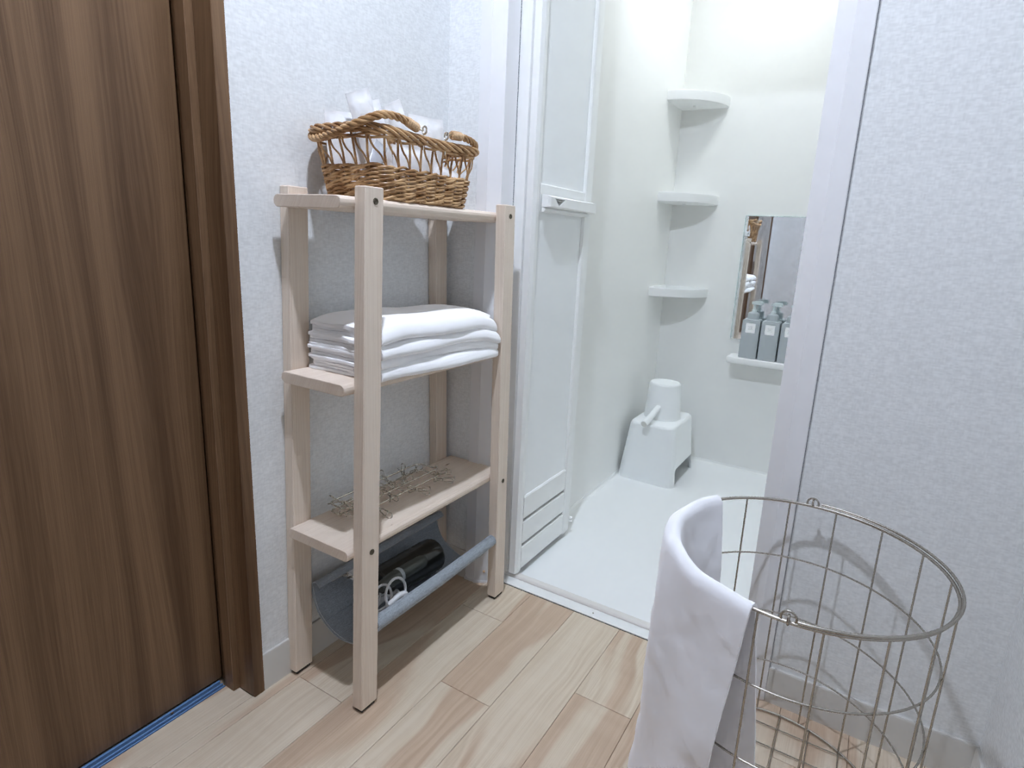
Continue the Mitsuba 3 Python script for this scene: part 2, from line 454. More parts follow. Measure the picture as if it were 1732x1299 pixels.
# folding shower door (door_2)
D2 = tag('door_2', 'white folding shower door with frosted panels, folded open', kind='structure')
def leaf(y0, y1, front):
    xa, xb, zb, zt = .064, .398, .019, 1.96
    obj('stile', prism(Polygon([(xa, y0 + .004), (xa + .012, y0), (xa + .026, y0 + .001), (xa + .030, y0 + .004), (xa + .0345, y0 + .005), (xa + .0345, y1), (xa, y1)]), zb, zt, 2), 'white_plastic', D2, smooth=20)
    obj('stile', prism(Polygon([(xb - .050, y0 + .006), (xb - .046, y0 + .001), (xb - .03, y0), (xb - .006, y0 + .002), (xb, y0 + .008), (xb, y1), (xb - .050, y1)]), zb, zt, 2), 'white_plastic', D2, smooth=20)
    x0, x1 = xa + .0335, xb - .049
    for za, zc in ((zb + .002, .0895), (.0995, .1665), (.1765, .2440)):
        obj('slat', prism(Polygon([(y1 - .006, za), (y0 + .003, za + .001), (y0 + .0028, zc - .004), (y0 + .006, zc), (y1 - .006, zc)]), x0, x1, 0), 'white_plastic', D2, smooth=20)
    obj('pane', bx(x0, x1, y0 + .009, y0 + .013, .243, 1.016), 'frost_panel', D2)
    obj('pane', bx(x0, x1, y0 + .009, y0 + .013, 1.082, zt - .03), 'frost_panel', D2)
    obj('rail', bx(x0, x1, y0 + .003, y1 - .002, 1.0150, 1.0835, .0015), 'white_plastic', D2)
    obj('rail', bx(x0, x1, y0 + .003, y1 - .002, zt - .03, zt, .0015), 'white_plastic', D2)
leaf(-.2200, -.1975, True)
leaf(-.1950, -.1720, False)
hb = hull([(x, y, z) for x, y, z in [(.098, -.222, 1.026), (.098, -.222, 1.058), (.396, -.222, 1.026), (.396, -.222, 1.058),
      (.098, -.240, 1.028), (.098, -.240, 1.055), (.106, -.2445, 1.030), (.106, -.2445, 1.0525), (.225, -.2445, 1.0305), (.225, -.2445, 1.0525), (.384, -.2385, 1.0285), (.384, -.2385, 1.0550), (.393, -.233, 1.028), (.393, -.233, 1.055)]])
notch = hull([(.122, -.26, 1.0500), (.184, -.26, 1.0500), (.146, -.26, 1.0325), (.156, -.26, 1.0325), (.132, -.2255, 1.0490), (.174, -.2255, 1.0490), (.149, -.2255, 1.0345), (.153, -.2255, 1.0345)])
hd = obj('handle', unman(man(hb) - man(notch)), 'white_plastic', D2, smooth=25)
obj('latch', hull([(.130, -.238, 1.0475), (.174, -.238, 1.0475), (.130, -.238, 1.0445), (.174, -.238, 1.0445), (.148, -.231, 1.046), (.156, -.231, 1.046)]), 'handle_beige', hd)
obj('handle_lip', prism(Polygon([(-.222, 1.016), (-.229, 1.0165), (-.232, 1.022), (-.229, 1.026), (-.222, 1.026)]), .099, .352, 0), 'white_plastic', hd)
for z in (.05, .062):
    obj('hinge_pin', trimesh.creation.icosphere(2, .006).apply_translation((.392, -.2245, z)), 'white_plastic', D2)
T7 = tag('trim_7', 'white plastic frame post of the folding shower door', kind='structure')
obj('frame_post', prism(Polygon([(.066, -.150), (.066, -.178), (.070, -.182), (.076, -.182), (.080, -.1785), (.100, -.1785), (.100, -.150)]), -.005, 1.99, 2), 'white_plastic', T7, smooth=20)
obj('joint', bx(.0612, .0662, -.1588, -.1500, -.004, 1.99), 'gap_grey', T7)
for x, z, hw, hz in ((.088, 1.047, .0048, .0125), (.0905, .228, .003, .006), (.0880, .1605, .003, .008), (.0945, .034, .004, .005)):
    obj('catch', bx(x - hw, x + hw, -.1855, -.1785, z - hz, z + hz, .0008), 'catch_olive', T7)
    obj('catch_cap', bx(x - hw - .001, x + hw + .001, -.1870, -.1785, z + hz, z + hz + .007, .001), 'white_plastic', T7)

# shower room
SX, SYL, SYR, SC = 1.365, -.145, -1.15, 2.11
struct('floor_shower', bx(.0975, SX + .02, SYR - .02, SYL + .02, -.03, 0.0), 'shower_floor', 'white textured shower floor')
struct('wall_shower_left', bx(.066, SX + .04, SYL, SYL + .03, -.03, SC), 'shower_wall', 'plain white shower wall behind the folding door')
struct('wall_shower_back', bx(SX, SX + .03, SYR, SYL, -.03, SC), 'shower_wall', 'plain white shower wall with the mirror and corner shelves')
struct('wall_shower_right', bx(.066, SX + .04, SYR - .03, SYR, -.03, SC), 'shower_wall', 'white shower wall out of view on the right')
struct('wall_shower_front', bx(.066, .10, SYR, -.8515, -.03, SC), 'shower_wall', 'white shower wall beside the doorway')
struct('wall_shower_head', bx(.066, .10, -.8515, SYL, 1.99, SC), 'shower_wall', 'white shower wall above the doorway')
struct('ceiling_shower', bx(.066, SX + .03, SYR, SYL, SC, SC + .03), 'shower_wall', 'white shower ceiling')
cove = Polygon([(0, 0), (.013, 0), (.006, .002), (.0025, .006), (.0015, .013), (0, .014)])
struct('baseboard_shower_left', prism(Polygon([(SYL - a, b) for a, b in cove.exterior.coords]), .10, SX, 0), 'white_plastic', 'white coved joint between shower floor and left shower wall', smooth=40)
struct('baseboard_shower_back', prism(Polygon([(SX - a, b) for a, b in cove.exterior.coords]), SYR, SYL, 1), 'white_plastic', 'white coved joint between shower floor and back shower wall', smooth=40)

# lamps (the room's own downlight and the shower's dome, both above the frame)
L1 = thing('ceiling_downlight', 'round ceiling downlight above the changing room', 'lamp')
obj('trim_ring', lathe([(.0315, CEIL - .006), (.036, CEIL - .008), (.060, CEIL), (.0315, CEIL - .001)], 40, (LAMP[0], LAMP[1], 0)), 'lamp_white', L1)
dk = trimesh.creation.cylinder(.030, .004, sections=36); dk.apply_translation((LAMP[0], LAMP[1], CEIL - .0045))
obj('diffuser', dk, 'lamp_white', L1, emitter=lamp(LAMP_RAD))
L2 = thing('shower_dome_lamp', 'round ceiling lamp of the shower', 'lamp')
obj('base', lathe([(0.001, SC), (.115, SC), (.12, SC - .012), (.10, SC - .016), (.001, SC - .016)], 40, (SHOWER_LAMP[0], SHOWER_LAMP[1], 0)), 'lamp_white', L2)
a = np.linspace(0, PI / 2, 12)
obj('diffuser', lathe(np.c_[.10 * np.sin(a) + 1e-4 * (a < .01), SC - .018 - .045 * np.cos(a)], 40, (SHOWER_LAMP[0], SHOWER_LAMP[1], 0), SC - .018), 'lamp_white', L2, emitter=lamp(SHOWER_RAD))

L3 = thing('corridor_lamp', 'flat round ceiling lamp of the corridor', 'lamp')
obj('base', lathe([(.001, CEIL), (.17, CEIL), (.175, CEIL - .02), (.15, CEIL - .025), (.001, CEIL - .025)], 40, (-1.55, -2.3, 0)), 'lamp_white', L3)
dk = trimesh.creation.cylinder(.15, .006, sections=36); dk.apply_translation((-1.55, -2.3, CEIL - .030))
obj('diffuser', dk, 'lamp_white', L3, emitter=lamp(CORRIDOR_RAD))

# ------------------------------------------------------------------ wooden shelf rack
SH = thing('shelf_rack', 'pale wooden three-tier shelf rack against the white wall', 'shelf')
def leg(xb, xt, w, y0, y1, bolts, front):
    pts = []
    c = .0016
    for z, x in ((.0075, xb), (1.0205, xt)):
        e = .0016
        for zz, k in ((z, e), (z + (e if z < .5 else -e), 0)):
            for xx, yy in ((x, y0), (x + w, y0), (x + w, y1), (x, y1)):
                sx, sy = (1 if xx == x else -1), (1 if yy == y0 else -1)
                pts += [(xx + sx * (c + k), yy + sy * k, zz), (xx + sx * k, yy + sy * (c + k), zz)]
    k = obj('leg', hull(pts), 'post_wood', SH)
    obj('rubber_foot', bx(xb + .004, xb + w - .004, y0 + .003, y1 - .002, 0, .0077, .001), 'rubber', k)
    for z in bolts:
        x = xb + (xt - xb) * z + w * .5 + .0015
        obj('bolt', cat(lathe([(.0024, 0), (.0056, 0), (.0056, .0014), (.0042, .0020), (.0024, .0008)], 20).apply_transform(trimesh.transformations.rotation_matrix(PI / 2, [1, 0, 0])).apply_translation((x, y0 + .0004, z)),
            cyl((x, y0 - .0003, z), (x, y0 + .0008, z), .0030, 16)), 'bolt_black', k)
leg(-.5130, -.4865, .0432, -.2210, -.1950, (.997, .347), True)
leg(-.0455, -.0705, .0430, -.2250, -.1990, (.9955, .339), True)
leg(-.5155, -.4865, .0432, -.0265, -.0010, (), False)
leg(-.0458, -.0735, .0430, -.0265, -.0010, (), False)
for z in (.981, .658, .333):
    p = rrect(-.1985, -.0268, z, z + .022, .0105, 6)
    rings = []
    for x, s in ((-.5195, -.0012), (-.5185, 0), (-.0045, 0), (-.0035, -.0012)):
        q = p.buffer(s)
        r = np.array([q.exterior.interpolate(t, normalized=True).coords[0] for t in np.arange(64) / 64])
        rings.append(np.c_[np.full(64, x), r])
    obj('shelf_board', loft(rings), 'board_wood', SH)
for y, z in ((-.2105, .1750), (-.0370, .1940)):
    obj('dowel', cyl((-.4250 if y > -.1 else -.4655, y, z), (-.0510, y, z), .0075, 16), 'board_wood', SH)
# hanging fabric sling
u = np.linspace(0, 1, 40)
back = [(-.0500, .1960), (-.0370, .2060), (-.0255, .1960), (-.0250, .1820), (-.030, .160), (-.040, .138), (-.060, .118), (-.085, .1045), (-.112, .098), (-.140, .1000), (-.165, .110), (-.185, .128), (-.1970, .152)]
sl = spline(np.c_[np.zeros(len(back)), np.array(back)], 46)[:, 1:]
roll_c = np.array([-.2105, .1750]); ra = np.linspace(math.radians(-8), math.radians(-8 + 330), 26)
rollp = roll_c + .0128 * np.c_[np.cos(ra), -np.sin(ra)]
prof = np.vstack([sl, rollp])
dd = np.r_[0, np.cumsum(np.linalg.norm(np.diff(prof, axis=0), axis=1))]
ps = np.linspace(0, dd[-1], 110)
pf = np.c_[np.interp(ps, dd, prof[:, 0]), np.interp(ps, dd, prof[:, 1])]
gg = np.gradient(pf, axis=0); gg /= np.linalg.norm(gg, axis=1, keepdims=True); nn = np.c_[-gg[:, 1], gg[:, 0]]
pb = np.vstack([pf + nn * .0012, (pf - nn * .0012)[::-1]])
rings = []
for x in np.linspace(-.4665, -.0500, 60):
    q = pb.copy(); base = np.vstack([pf, pf[::-1]])
    k = np.clip((x + .4665) / .4165, 0, 1)
    nz = meshkit.noise(np.c_[np.full(len(q), x * 26), base * 30], 3) - .5
    free = (base[:, 0] > -.185) & (base[:, 1] < .19)
    q[:, 1] += nz * .005 * free - .0035 * math.sin(PI * k) * (base[:, 0] < -.185)
    q[:, 0] += nz * .004 * free
    rings.append(np.c_[np.full(len(q), x), q])
sm = loft(rings, caps=False)
ii = np.arange(109); jj = 219 - ii
cap = np.vstack([np.c_[ii, ii + 1, jj], np.c_[ii + 1, jj - 1, jj]])
sm = trimesh.Trimesh(sm.vertices, np.vstack([sm.faces, cap[:, ::-1], cap + 220 * 59]), process=False); sm.fix_normals()
FS = obj('fabric_sling', sm, 'chambray', SH, smooth=50, label='grey blue fabric sling hanging under the lowest shelf')
for x in (-.4635, -.0535):
    pp = sl[6:-3] + np.array([.0, .0])
    n2 = np.gradient(pp, axis=0); n2 = np.c_[-n2[:, 1], n2[:, 0]]; n2 /= np.linalg.norm(n2, axis=1, keepdims=True)
    for sgn in (1, -1):
        obj('stitching', tube(np.c_[np.full(len(pp), x), pp + sgn * n2 * .0018], .0007, 5), 'stitch', FS)
hm = sl[19]
obj('hem_band', cat(tube(np.c_[np.linspace(-.4625, -.0545, 30), np.full(30, hm[0] - .001), np.full(30, hm[1] + .0022)], .0012, 6)), 'chambray', FS)

# ------------------------------------------------------------------ folded towels
def towel(z0, th, x0, x1, yf, yb, seed, droop, lean, sag, wave, layers=4):
    t = th / layers * 1.0
    zs = z0 + th * (np.arange(layers) + .5) / layers
    r1 = (zs[3] - zs[0]) / 2; r2 = (zs[2] - zs[1]) / 2
    zc = (zs[0] + zs[3]) / 2
    def arc(r, cx): 
        a = np.linspace(-PI / 2, -3 * PI / 2, 12)
        return np.c_[cx + r * np.cos(a), zc + r * np.sin(a)]
    outer = np.vstack([[(yb, zs[0])], arc(r1, yf + r1 + t / 2), [(yb, zs[3])]])
    inner = np.vstack([[(yb + .004, zs[1])], arc(r2, yf + r1 + .006 + t / 2), [(yb + .006, zs[2])]])
    parts = []
    def ribbon(line, m=64):
        d = np.r_[0, np.cumsum(np.linalg.norm(np.diff(line, axis=0), axis=1))]
        l = np.c_[np.interp(np.linspace(0, d[-1], m), d, line[:, 0]), np.interp(np.linspace(0, d[-1], m), d, line[:, 1])]
        g = np.gradient(l, axis=0); g /= np.linalg.norm(g, axis=1, keepdims=True); nn = np.c_[-g[:, 1], g[:, 0]]
        w = (t / 2) * np.sqrt(np.clip(1 - np.clip(1 - np.minimum(np.arange(m), m - 1 - np.arange(m)) / 2.0, 0, 1) ** 2, .02, 1))[:, None]
        return np.vstack([l + nn * w, (l - nn * w)[::-1]])
    for line in (outer, inner):
        q0 = ribbon(line)
        N2 = len(q0); M2 = N2 // 2
        rings = []
        n = 60
        kk = np.r_[0, .0025, .007, np.linspace(.016, .984, n - 6), .993, .9975, 1]
        for i, k in enumerate(kk):
            x = x0 + (x1 - x0) * k
            q = q0.copy()
            nz = meshkit.fbm(np.c_[np.full(len(q), x * 11), q[:, 0] * 11, np.full(len(q), seed * 3.1)], 2, seed) - .5
            nf = meshkit.fbm(np.c_[np.full(len(q), x * 45), q * 40], 2, seed + 5) - .5
            front = np.clip((-.13 - q[:, 0]) / .07, 0, 1)
            q[:, 1] += sag(k, q[:, 0]) + wave(k) * front + droop(k, q[:, 0]) + nz * .014 * (q[:, 1] - .680) / .11 + nf * .0014
            q[:, 0] += lean(k) * front + nf * .0012 + (meshkit.noise(np.array([[x * 9, seed * 7., 1.]]), 4)[0] - .5) * .012 * front
            if k < .012 or k > .988:   # rounded edges
                e = {0: .80, .0025: .93, .007: 1.0, 1: .80, .9975: .93, .993: 1.0}[round(float(k), 4)]
                mid = (q + q[::-1]) / 2
                q = mid + (q - mid) * e
            f = np.clip((-.168 - q[:, 0]) / .026, 0, 1); f = f * f * (3 - 2 * f)
            xe = x * (1 - f) + (-.4470 + k * .3785) * f
            wob = meshkit.fbm(np.c_[q0 * 24, np.full(len(q), seed * 9. + len(parts) * 4)], 2, seed + 9) - .5
            xe += (wob * .013 + (len(parts) - .5) * .005) * (1 - .6 * f) * (max(0, 1 - k * 7) + max(0, 1 - (1 - k) * 7) * .5)
            cb = np.clip((q0[:, 0] - (yb - .030)) / .030, 0, 1); rc = .020 * (1 - np.sqrt(np.clip(1 - cb * cb, 0, 1)))
            xe += rc * max(0, 1 - k * 9) - rc * max(0, 1 - (1 - k) * 9)
            rings.append(np.c_[xe, q])
        m = loft(rings, caps=False)
        ii = np.arange(M2 - 1); jj = N2 - 1 - ii
        cap = np.vstack([np.c_[ii, ii + 1, jj], np.c_[ii + 1, jj - 1, jj]])
        o = N2 * (len(rings) - 1)
        m = trimesh.Trimesh(m.vertices, np.vstack([m.faces, cap, cap[:, ::-1] + o]), process=False)
        m.fix_normals()
        parts.append(m)
    return cat(parts)
ts = [(0.6805, .0255, -.466, -.040, -.2235, -.030, 'undermost of the stack, lying on the middle shelf'),
      (0.7060, .0255, -.470, -.024, -.2190, -.034, 'second from the bottom, its corner poking out right'),
      (0.7315, .0265, -.468, -.030, -.2240, -.032, 'second from the top of the stack'),
      (0.7580, .0290, -.462, -.032, -.2200, -.034, 'topmost of the stack on the middle shelf')]
for i, (z0, th, x0, x1, yf, yb, what) in enumerate(ts):
    dz = lambda k, y, i=i: -(.0085 * (i + .6) / 4) * (k * 1.0) - .006 * (i / 3) * np.clip((y + .06) / .04, 0, 1) * (1 - k) - .008 * (i / 3) * np.clip((k - .86) / .14, 0, 1)
    ln = lambda k, i=i: (.006 if i % 2 else -.002) * math.sin(3.0 * k + i)
    sg = lambda k, y, i=i: (-.0105 * np.clip((-.196 - y) / .026, 0, 1) ** 1.5 - (.0005, .002, .005, .012)[i] * max(0, 1 - k / .22) ** 2 - (.006, .007, .007, .010)[i] * max(0, 1 - (1 - k) / .3) ** 1.6 * np.clip((-.10 - y) / .08, 0, 1)
                            - .004 * np.clip((-.14 - y) / .06, 0, 1) * (i > 1))
    wv = lambda k, i=i: (.0015, .0032, .0030, .0016)[i] * (math.sin(2 * PI * (1.05 * k + (.1, .62, .55, .3)[i])))
    tag(obj('folded_towel', towel(z0, th, x0, x1, yf, yb, i + 1, dz, ln, sg, wv), 'white_towel', smooth=60), 'white folded towel, ' + what, 'towel', 'stack of white towels')

# ------------------------------------------------------------------ wicker basket with packets
WB = thing('wicker_basket', 'brown wicker basket with folded-down handles on the top shelf', 'basket')
cx, cy = -.2915, -.1150
def wpt(s, z, off=0.0):
    k = (z - 1.003) / .125
    a, b, r = .1290 + .0260 * k + off, .0760 + .0110 * k + off, .036 + off
    # rounded rectangle perimeter, counter-clockwise from the back left corner
    segs = [('l', (-a, b - r), (-a, -(b - r))), ('c', (-(a - r), -(b - r)), PI), ('l', (-(a - r), -b), (a - r, -b)), ('c', (a - r, -(b - r)), 1.5 * PI),
            ('l', (a, -(b - r)), (a, b - r)), ('c', (a - r, b - r), 0.0), ('l', (a - r, b), (-(a - r), b)), ('c', (-(a - r), b - r), .5 * PI)]
    ln = [2 * (b - r), PI / 2 * r, 2 * (a - r), PI / 2 * r] * 2
    t = (s % 1.0) * sum(ln)
    for sg, l in zip(segs, ln):
        if t <= l or sg is segs[-1]:
            f = min(t / l, 1)
            if sg[0] == 'l':
                x, y = sg[1][0] + (sg[2][0] - sg[1][0]) * f, sg[1][1] + (sg[2][1] - sg[1][1]) * f
            else:
                x, y = sg[1][0] + r * math.cos(sg[2] + f * PI / 2), sg[1][1] + r * math.sin(sg[2] + f * PI / 2)
            return np.array([cx + x, cy + y, z])
        t -= l
NS = 28
obj('base', prism(Polygon([wpt(s, 1.003, -.003)[:2] for s in np.linspace(0, 1, 60)[:-1]]), 1.0033, 1.0060, 2), 'wicker', WB)
for i in range(NS):
    s = (i + .5) / NS
    jit = rng.normal(0, .0006, 2)
    P = [wpt(s + j * .0012, z) for z, j in zip(np.linspace(1.004, 1.122, 7), rng.normal(0, 1, 7))]
    obj('stake', tube(P, .0021, 7), 'wicker', WB)
    for o in (0.0, .0036):   # pair of slanting rods
        A, B = wpt(s + .004 + o * .55, 1.1065, .001), wpt(s + 1 / NS - .002 + o * .15, 1.0625, .001)
        M = [A * (1 - f) + B * f + np.array([0, 0, -.0035 * math.sin(2 * PI * f)]) + (wpt(s + f / NS, 1.08, .0) - wpt(s, 1.08, 0) - (wpt(s + 1 / NS, 1.08) - wpt(s, 1.08)) * f) for f in np.linspace(0, 1, 8)]
        obj('slanting_rod', tube([A + (0, 0, .003)] + M[1:-1] + [B, B + (0, 0, -.004)], .0014, 6), 'wicker', WB)
def weaver(z, ph, r, amp, z2=0.0, n=NS * 8):
    ss = np.arange(n) / n
    P = []
    for s in ss:
        k = s * NS
        off = amp * math.cos(PI * (k - .5) + ph)
        P.append(wpt(s, z + z2 * math.sin(PI * (k - .5) + ph) + .0012 * math.sin(11 * s * 2 * PI + z * 900), off))
    return tube(P, r * (1 + .10 * np.sin(ss * 40 + z * 500)), 7, closed=True)
NS_odd = NS
for i, z in enumerate(np.linspace(1.0072, 1.0588, 9)):
    for h in (0, 1):
        obj('weaver', weaver(z + .0016 * h, PI * ((i + h) % 2), .0026, .0037, .0020), 'wicker', WB)
for z, ph in ((1.1065, 0.0), (1.1100, PI)):
    obj('weaver', weaver(z, ph, .0022, .0034, .0012), 'wicker', WB)
def rope(P, R, r, strands, pitch, closed=False, phase=0.0):
    P = np.asarray(P); t, uu, ww = frames(P, closed)
    d = np.r_[0, np.cumsum(np.linalg.norm(np.diff(P, axis=0), axis=1))]
    tot = d[-1] + (np.linalg.norm(P[0] - P[-1]) if closed else 0)
    turns = round(tot / pitch) if closed else tot / pitch
    out = []
    for k in range(strands):
        a = 2 * PI * turns * d / tot + 2 * PI * k / strands + phase
        out.append(tube(P + R * (np.cos(a)[:, None] * uu + np.sin(a)[:, None] * ww), r, 7, closed=closed))
    return out
rimP = np.array([wpt(s, 1.1195 + .003 * math.sin(2 * PI * s * 2 + 1), .0025) for s in np.arange(260) / 260])
for m in rope(rimP, .0062, .0029, 5, .125, True):
    obj('rim_strand', m, 'wicker', WB)
def handle(ctrl):
    k = numbered(WB + '__carry_handle'); labels[k] = {'label': 'twisted wicker handle folded down outward'}
    P = spline(ctrl, 150)
    for m in rope(P[6:-6], .0042, .0031, 4, .055): obj('strand', m, 'wicker', k)
    for Q in (P[6:18], P[-18:-6]):
        obj('binding', cat(tube(Q, .0078, 14), *[tube(Q[j] + .0080 * (np.cos(a)[:, None] * fu + np.sin(a)[:, None] * fw2), .0008, 5, closed=True)
            for a in [np.arange(16) / 16 * 2 * PI] for (ft, fU, fW) in [frames(Q)] for j in range(1, len(Q) - 1, 2) for fu, fw2 in [(fU[j], fW[j])]]), 'wicker_bind', k)
    for e, b in ((P[0], P[6]), (P[-1], P[-7])):
        d = b - e; d /= np.linalg.norm(d)
        obj('hook', tube(np.array([b, b - d * .010, e]), .0019, 8), 'bright_wire', k)
    return P
h1 = handle([(-.328, -.2062, 1.1335), (-.3422, -.2065, 1.1345), (-.3718, -.2075, 1.1410), (-.4043, -.2075, 1.1440), (-.4345, -.2040, 1.1405), (-.4540, -.192, 1.1310), (-.4630, -.170, 1.1220), (-.4640, -.140, 1.1140), (-.4590, -.100, 1.1075), (-.4500, -.060, 1.106), (-.436, -.032, 1.113), (-.412, -.0200, 1.122), (-.365, -.0180, 1.130), (-.328, -.0205, 1.133)])
h2 = handle([(-.262, -.2065, 1.1370), (-.232, -.2075, 1.1400), (-.195, -.2070, 1.1395), (-.160, -.200, 1.1355), (-.132, -.178, 1.1310), (-.1205, -.115, 1.128), (-.132, -.048, 1.131), (-.165, -.0195, 1.138), (-.225, -.0185, 1.141), (-.262, -.0205, 1.137)])
for x in (-.3235, -.2600):
    for y, s in ((-.2060, -1), (-.0205, 1)):
        a = np.linspace(0, 2 * PI, 20, endpoint=False)
        obj('hinge_ring', cat(tube(np.c_[np.full(20, x), y + .0050 * np.cos(a), 1.1350 + .0068 * np.sin(a)], .0017, 7, closed=True), tube([(x, y - s * .002, 1.130), (x, y - s * .003, 1.10)], .0016, 7)), 'bright_wire', WB)

def pillow(center, w, h, t, ax, nrm, seed):
    """A thin sealed bag: w wide, h long along ax, bulging along nrm, with flat crimped ends."""
    ax = np.array(ax, float); ax /= np.linalg.norm(ax); nrm = np.array(nrm, float); nrm -= ax * (nrm @ ax); nrm /= np.linalg.norm(nrm)
    wd = np.cross(ax, nrm)
    nu, nv = 15, 21
    U, V = np.meshgrid(np.linspace(-1, 1, nu), np.linspace(-1, 1, nv), indexing='ij')
    b = np.clip(1 - np.abs(U) ** 3, 0, 1) * np.clip(1 - (np.abs(V) / .84) ** 4, 0, 1) ** .7
    nz = meshkit.fbm(np.c_[U.ravel() * 2.2, V.ravel() * 2.6, np.full(U.size, seed * 5.)], 3, seed).reshape(U.shape) - .5
    crease = nz * .0035
    sheets = []
    for s in (1, -1):
        off = s * (b * t * .5 * (1 + .5 * nz) + .0004) + crease
        P = np.array(center) + (U * w / 2)[..., None] * wd + (V * h / 2)[..., None] * ax + off[..., None] * nrm
        sheets.append(P.reshape(-1, 3))
    idx = np.arange(nu * nv).reshape(nu, nv); a, bq, c, d = idx[:-1, :-1].ravel(), idx[1:, :-1].ravel(), idx[1:, 1:].ravel(), idx[:-1, 1:].ravel()
    f1 = np.vstack([np.c_[a, bq, c], np.c_[a, c, d]]); f2 = f1[:, ::-1] + nu * nv
    edge = np.r_[idx[:, 0], idx[-1, 1:], idx[-2::-1, -1], idx[0, -2:0:-1]]; e2 = np.roll(edge, -1)
    f3 = np.vstack([np.c_[e2, edge, edge + nu * nv], np.c_[e2, edge + nu * nv, e2 + nu * nv]])
    return trimesh.Trimesh(np.vstack(sheets), np.vstack([f1, f2, f3]), process=False)
pks = [((-.352, -.088, 1.140), .052, .130, .010, (-.42, .0, 1.0), (.15, 1, .15), 1, 'packet_white', 'tallest white sealed packet, standing left of centre in the wicker basket'),
       ((-.310, -.072, 1.132), .050, .128, .010, (-.36, .0, 1.0), (.1, 1, .1), 2, 'packet_white', 'white sealed packet just right of the tallest one, behind the handle'),
       ((-.262, -.094, 1.138), .044, .132, .010, (-.55, -.02, 1.0), (.1, 1, .1), 3, 'packet_white', 'narrow white packet leaning left with a pointed top in the wicker basket'),
       ((-.384, -.064, 1.100), .082, .124, .010, (-.10, .0, 1.0), (.1, 1, .1), 4, 'packet_white', 'leftmost wide white packet, low behind the basket handle'),
       ((-.216, -.118, 1.120), .096, .124, .012, (-.04, .0, 1.0), (.1, 1, .12), 5, 'packet_white', 'rightmost wide white packet between the metal handle hooks'),
       ((-.374, -.128, 1.066), .030, .100, .008, (.55, .1, 1.0), (.2, 1, .1), 6, 'packet_grey', 'grey packet seen through the open weave at the left'),
       ((-.300, -.155, 1.062), .092, .100, .014, (-.10, .0, 1.0), (.1, 1, .1), 7, 'packet_white', 'white packet lying inside the basket behind the open weave'),
       ((-.205, -.160, 1.048), .080, .072, .014, (.20, .0, 1.0), (.1, 1, .2), 8, 'packet_white', 'low white packet inside the right corner of the wicker basket')]
for c, w, h, t, ax, nr, sd, mt, lb in pks:
    tag(obj('sealed_packet', pillow(c, w, h, t, ax, nr, sd), mt, smooth=50), lb, 'packet', 'sealed packets in the wicker basket')

# ------------------------------------------------------------------ clip hanger on the lowest shelf
CH = thing('clip_hanger', 'stainless wire hanger with many laundry clips on the lowest shelf', 'hanger')
def rr3(x0, x1, y0, y1, r, zf):
    p = rrect(x0, x1, y0, y1, r, 5)
    q = np.array([p.exterior.interpolate(t, normalized=True).coords[0] for t in np.arange(90) / 90])
    return np.c_[q, [zf(x, y) for x, y in q]]
for dx, dy, dz in ((0, 0, .010), (-.010, -.014, .0)):
    obj('frame_rod', tube(rr3(-.425 + dx, -.138 + dx, -.106 + dy, -.034 + dy, .016, lambda x, y: .3640 + dz + .006 * (y < -.09)), .0018, 7, closed=True), 'bright_wire', CH)
obj('cross_rod', tube([(-.282, -.119, .372), (-.282, -.036, .372)], .0012, 6), 'bright_wire', CH)
def clip(pos, ang, tilt, roll_):
    arcs = []
    def leaf_wire(s):
        pts = []
        for x, w, z in ((.002, .0030, .0005), (.012, .0042, .0015), (.020, .0052, .0050), (.029, .0052, .0085)): pts.append((x, w, s * z))
        for x, w, z in ((.0305, .0035, .0090), (.0305, -.0035, .0090), (.029, -.0052, .0085), (.020, -.0052, .0050), (.012, -.0042, .0015), (.002, -.0030, .0005), (-.010, -.0030, -.0050), (-.0165, -.0030, -.0085), (-.0175, 0, -.0088), (-.0165, .0030, -.0085), (-.010, .0030, -.0050)): pts.append((x, w, s * z))
        return tube(spline(pts, 44, closed=True), .00095, 6, closed=True)
    a = np.linspace(0, 5 * PI, 40)
    coil = tube(np.c_[.0032 * np.cos(a), np.linspace(-.004, .004, 40), .0032 * np.sin(a)], .0008, 6)
    hook = tube(spline([(-.014, 0, 0), (-.019, 0, .003), (-.021, 0, .009), (-.017, 0, .013), (-.013, 0, .010)], 16), .0008, 6)
    M = trimesh.transformations.translation_matrix(pos) @ trimesh.transformations.euler_matrix(roll_, tilt, ang, 'sxyz')
    k = numbered(CH + '__clip')
    labels[k] = {'label': 'bent wire laundry clip'}
    for s, nm in ((1, 'jaw'), (-1, 'jaw')):
        m = leaf_wire(s); m.apply_transform(M); obj(nm, m, 'clip_wire', k)
    coil.apply_transform(M); obj('spring', coil, 'bright_wire', k)
    hook.apply_transform(M); obj('link', hook, 'bright_wire', k)
for pos, an, ti, ro in (((-.398, -.050, .3700), 2.6, -.35, .4), ((-.404, -.083, .3675), 3.4, -.1, 1.3), ((-.300, -.052, .3780), 1.9, -.9, .3), ((-.268, -.058, .3745), 2.3, -.8, 1.2), ((-.205, -.045, .3700), .9, -.2, .6), ((-.168, -.052, .3690), .4, .1, 1.2),
                        ((-.252, -.130, .3680), -.9, .12, .5), ((-.172, -.138, .3680), -.75, .12, .9), ((-.308, -.098, .3700), -2.0, .1, 1.4), ((-.372, -.134, .3680), -1.7, .15, .8), ((-.150, -.112, .3710), -.3, .1, 1.5), ((-.240, -.080, .3690), .3, .1, 1.0)):
    clip(pos, an, ti, ro)

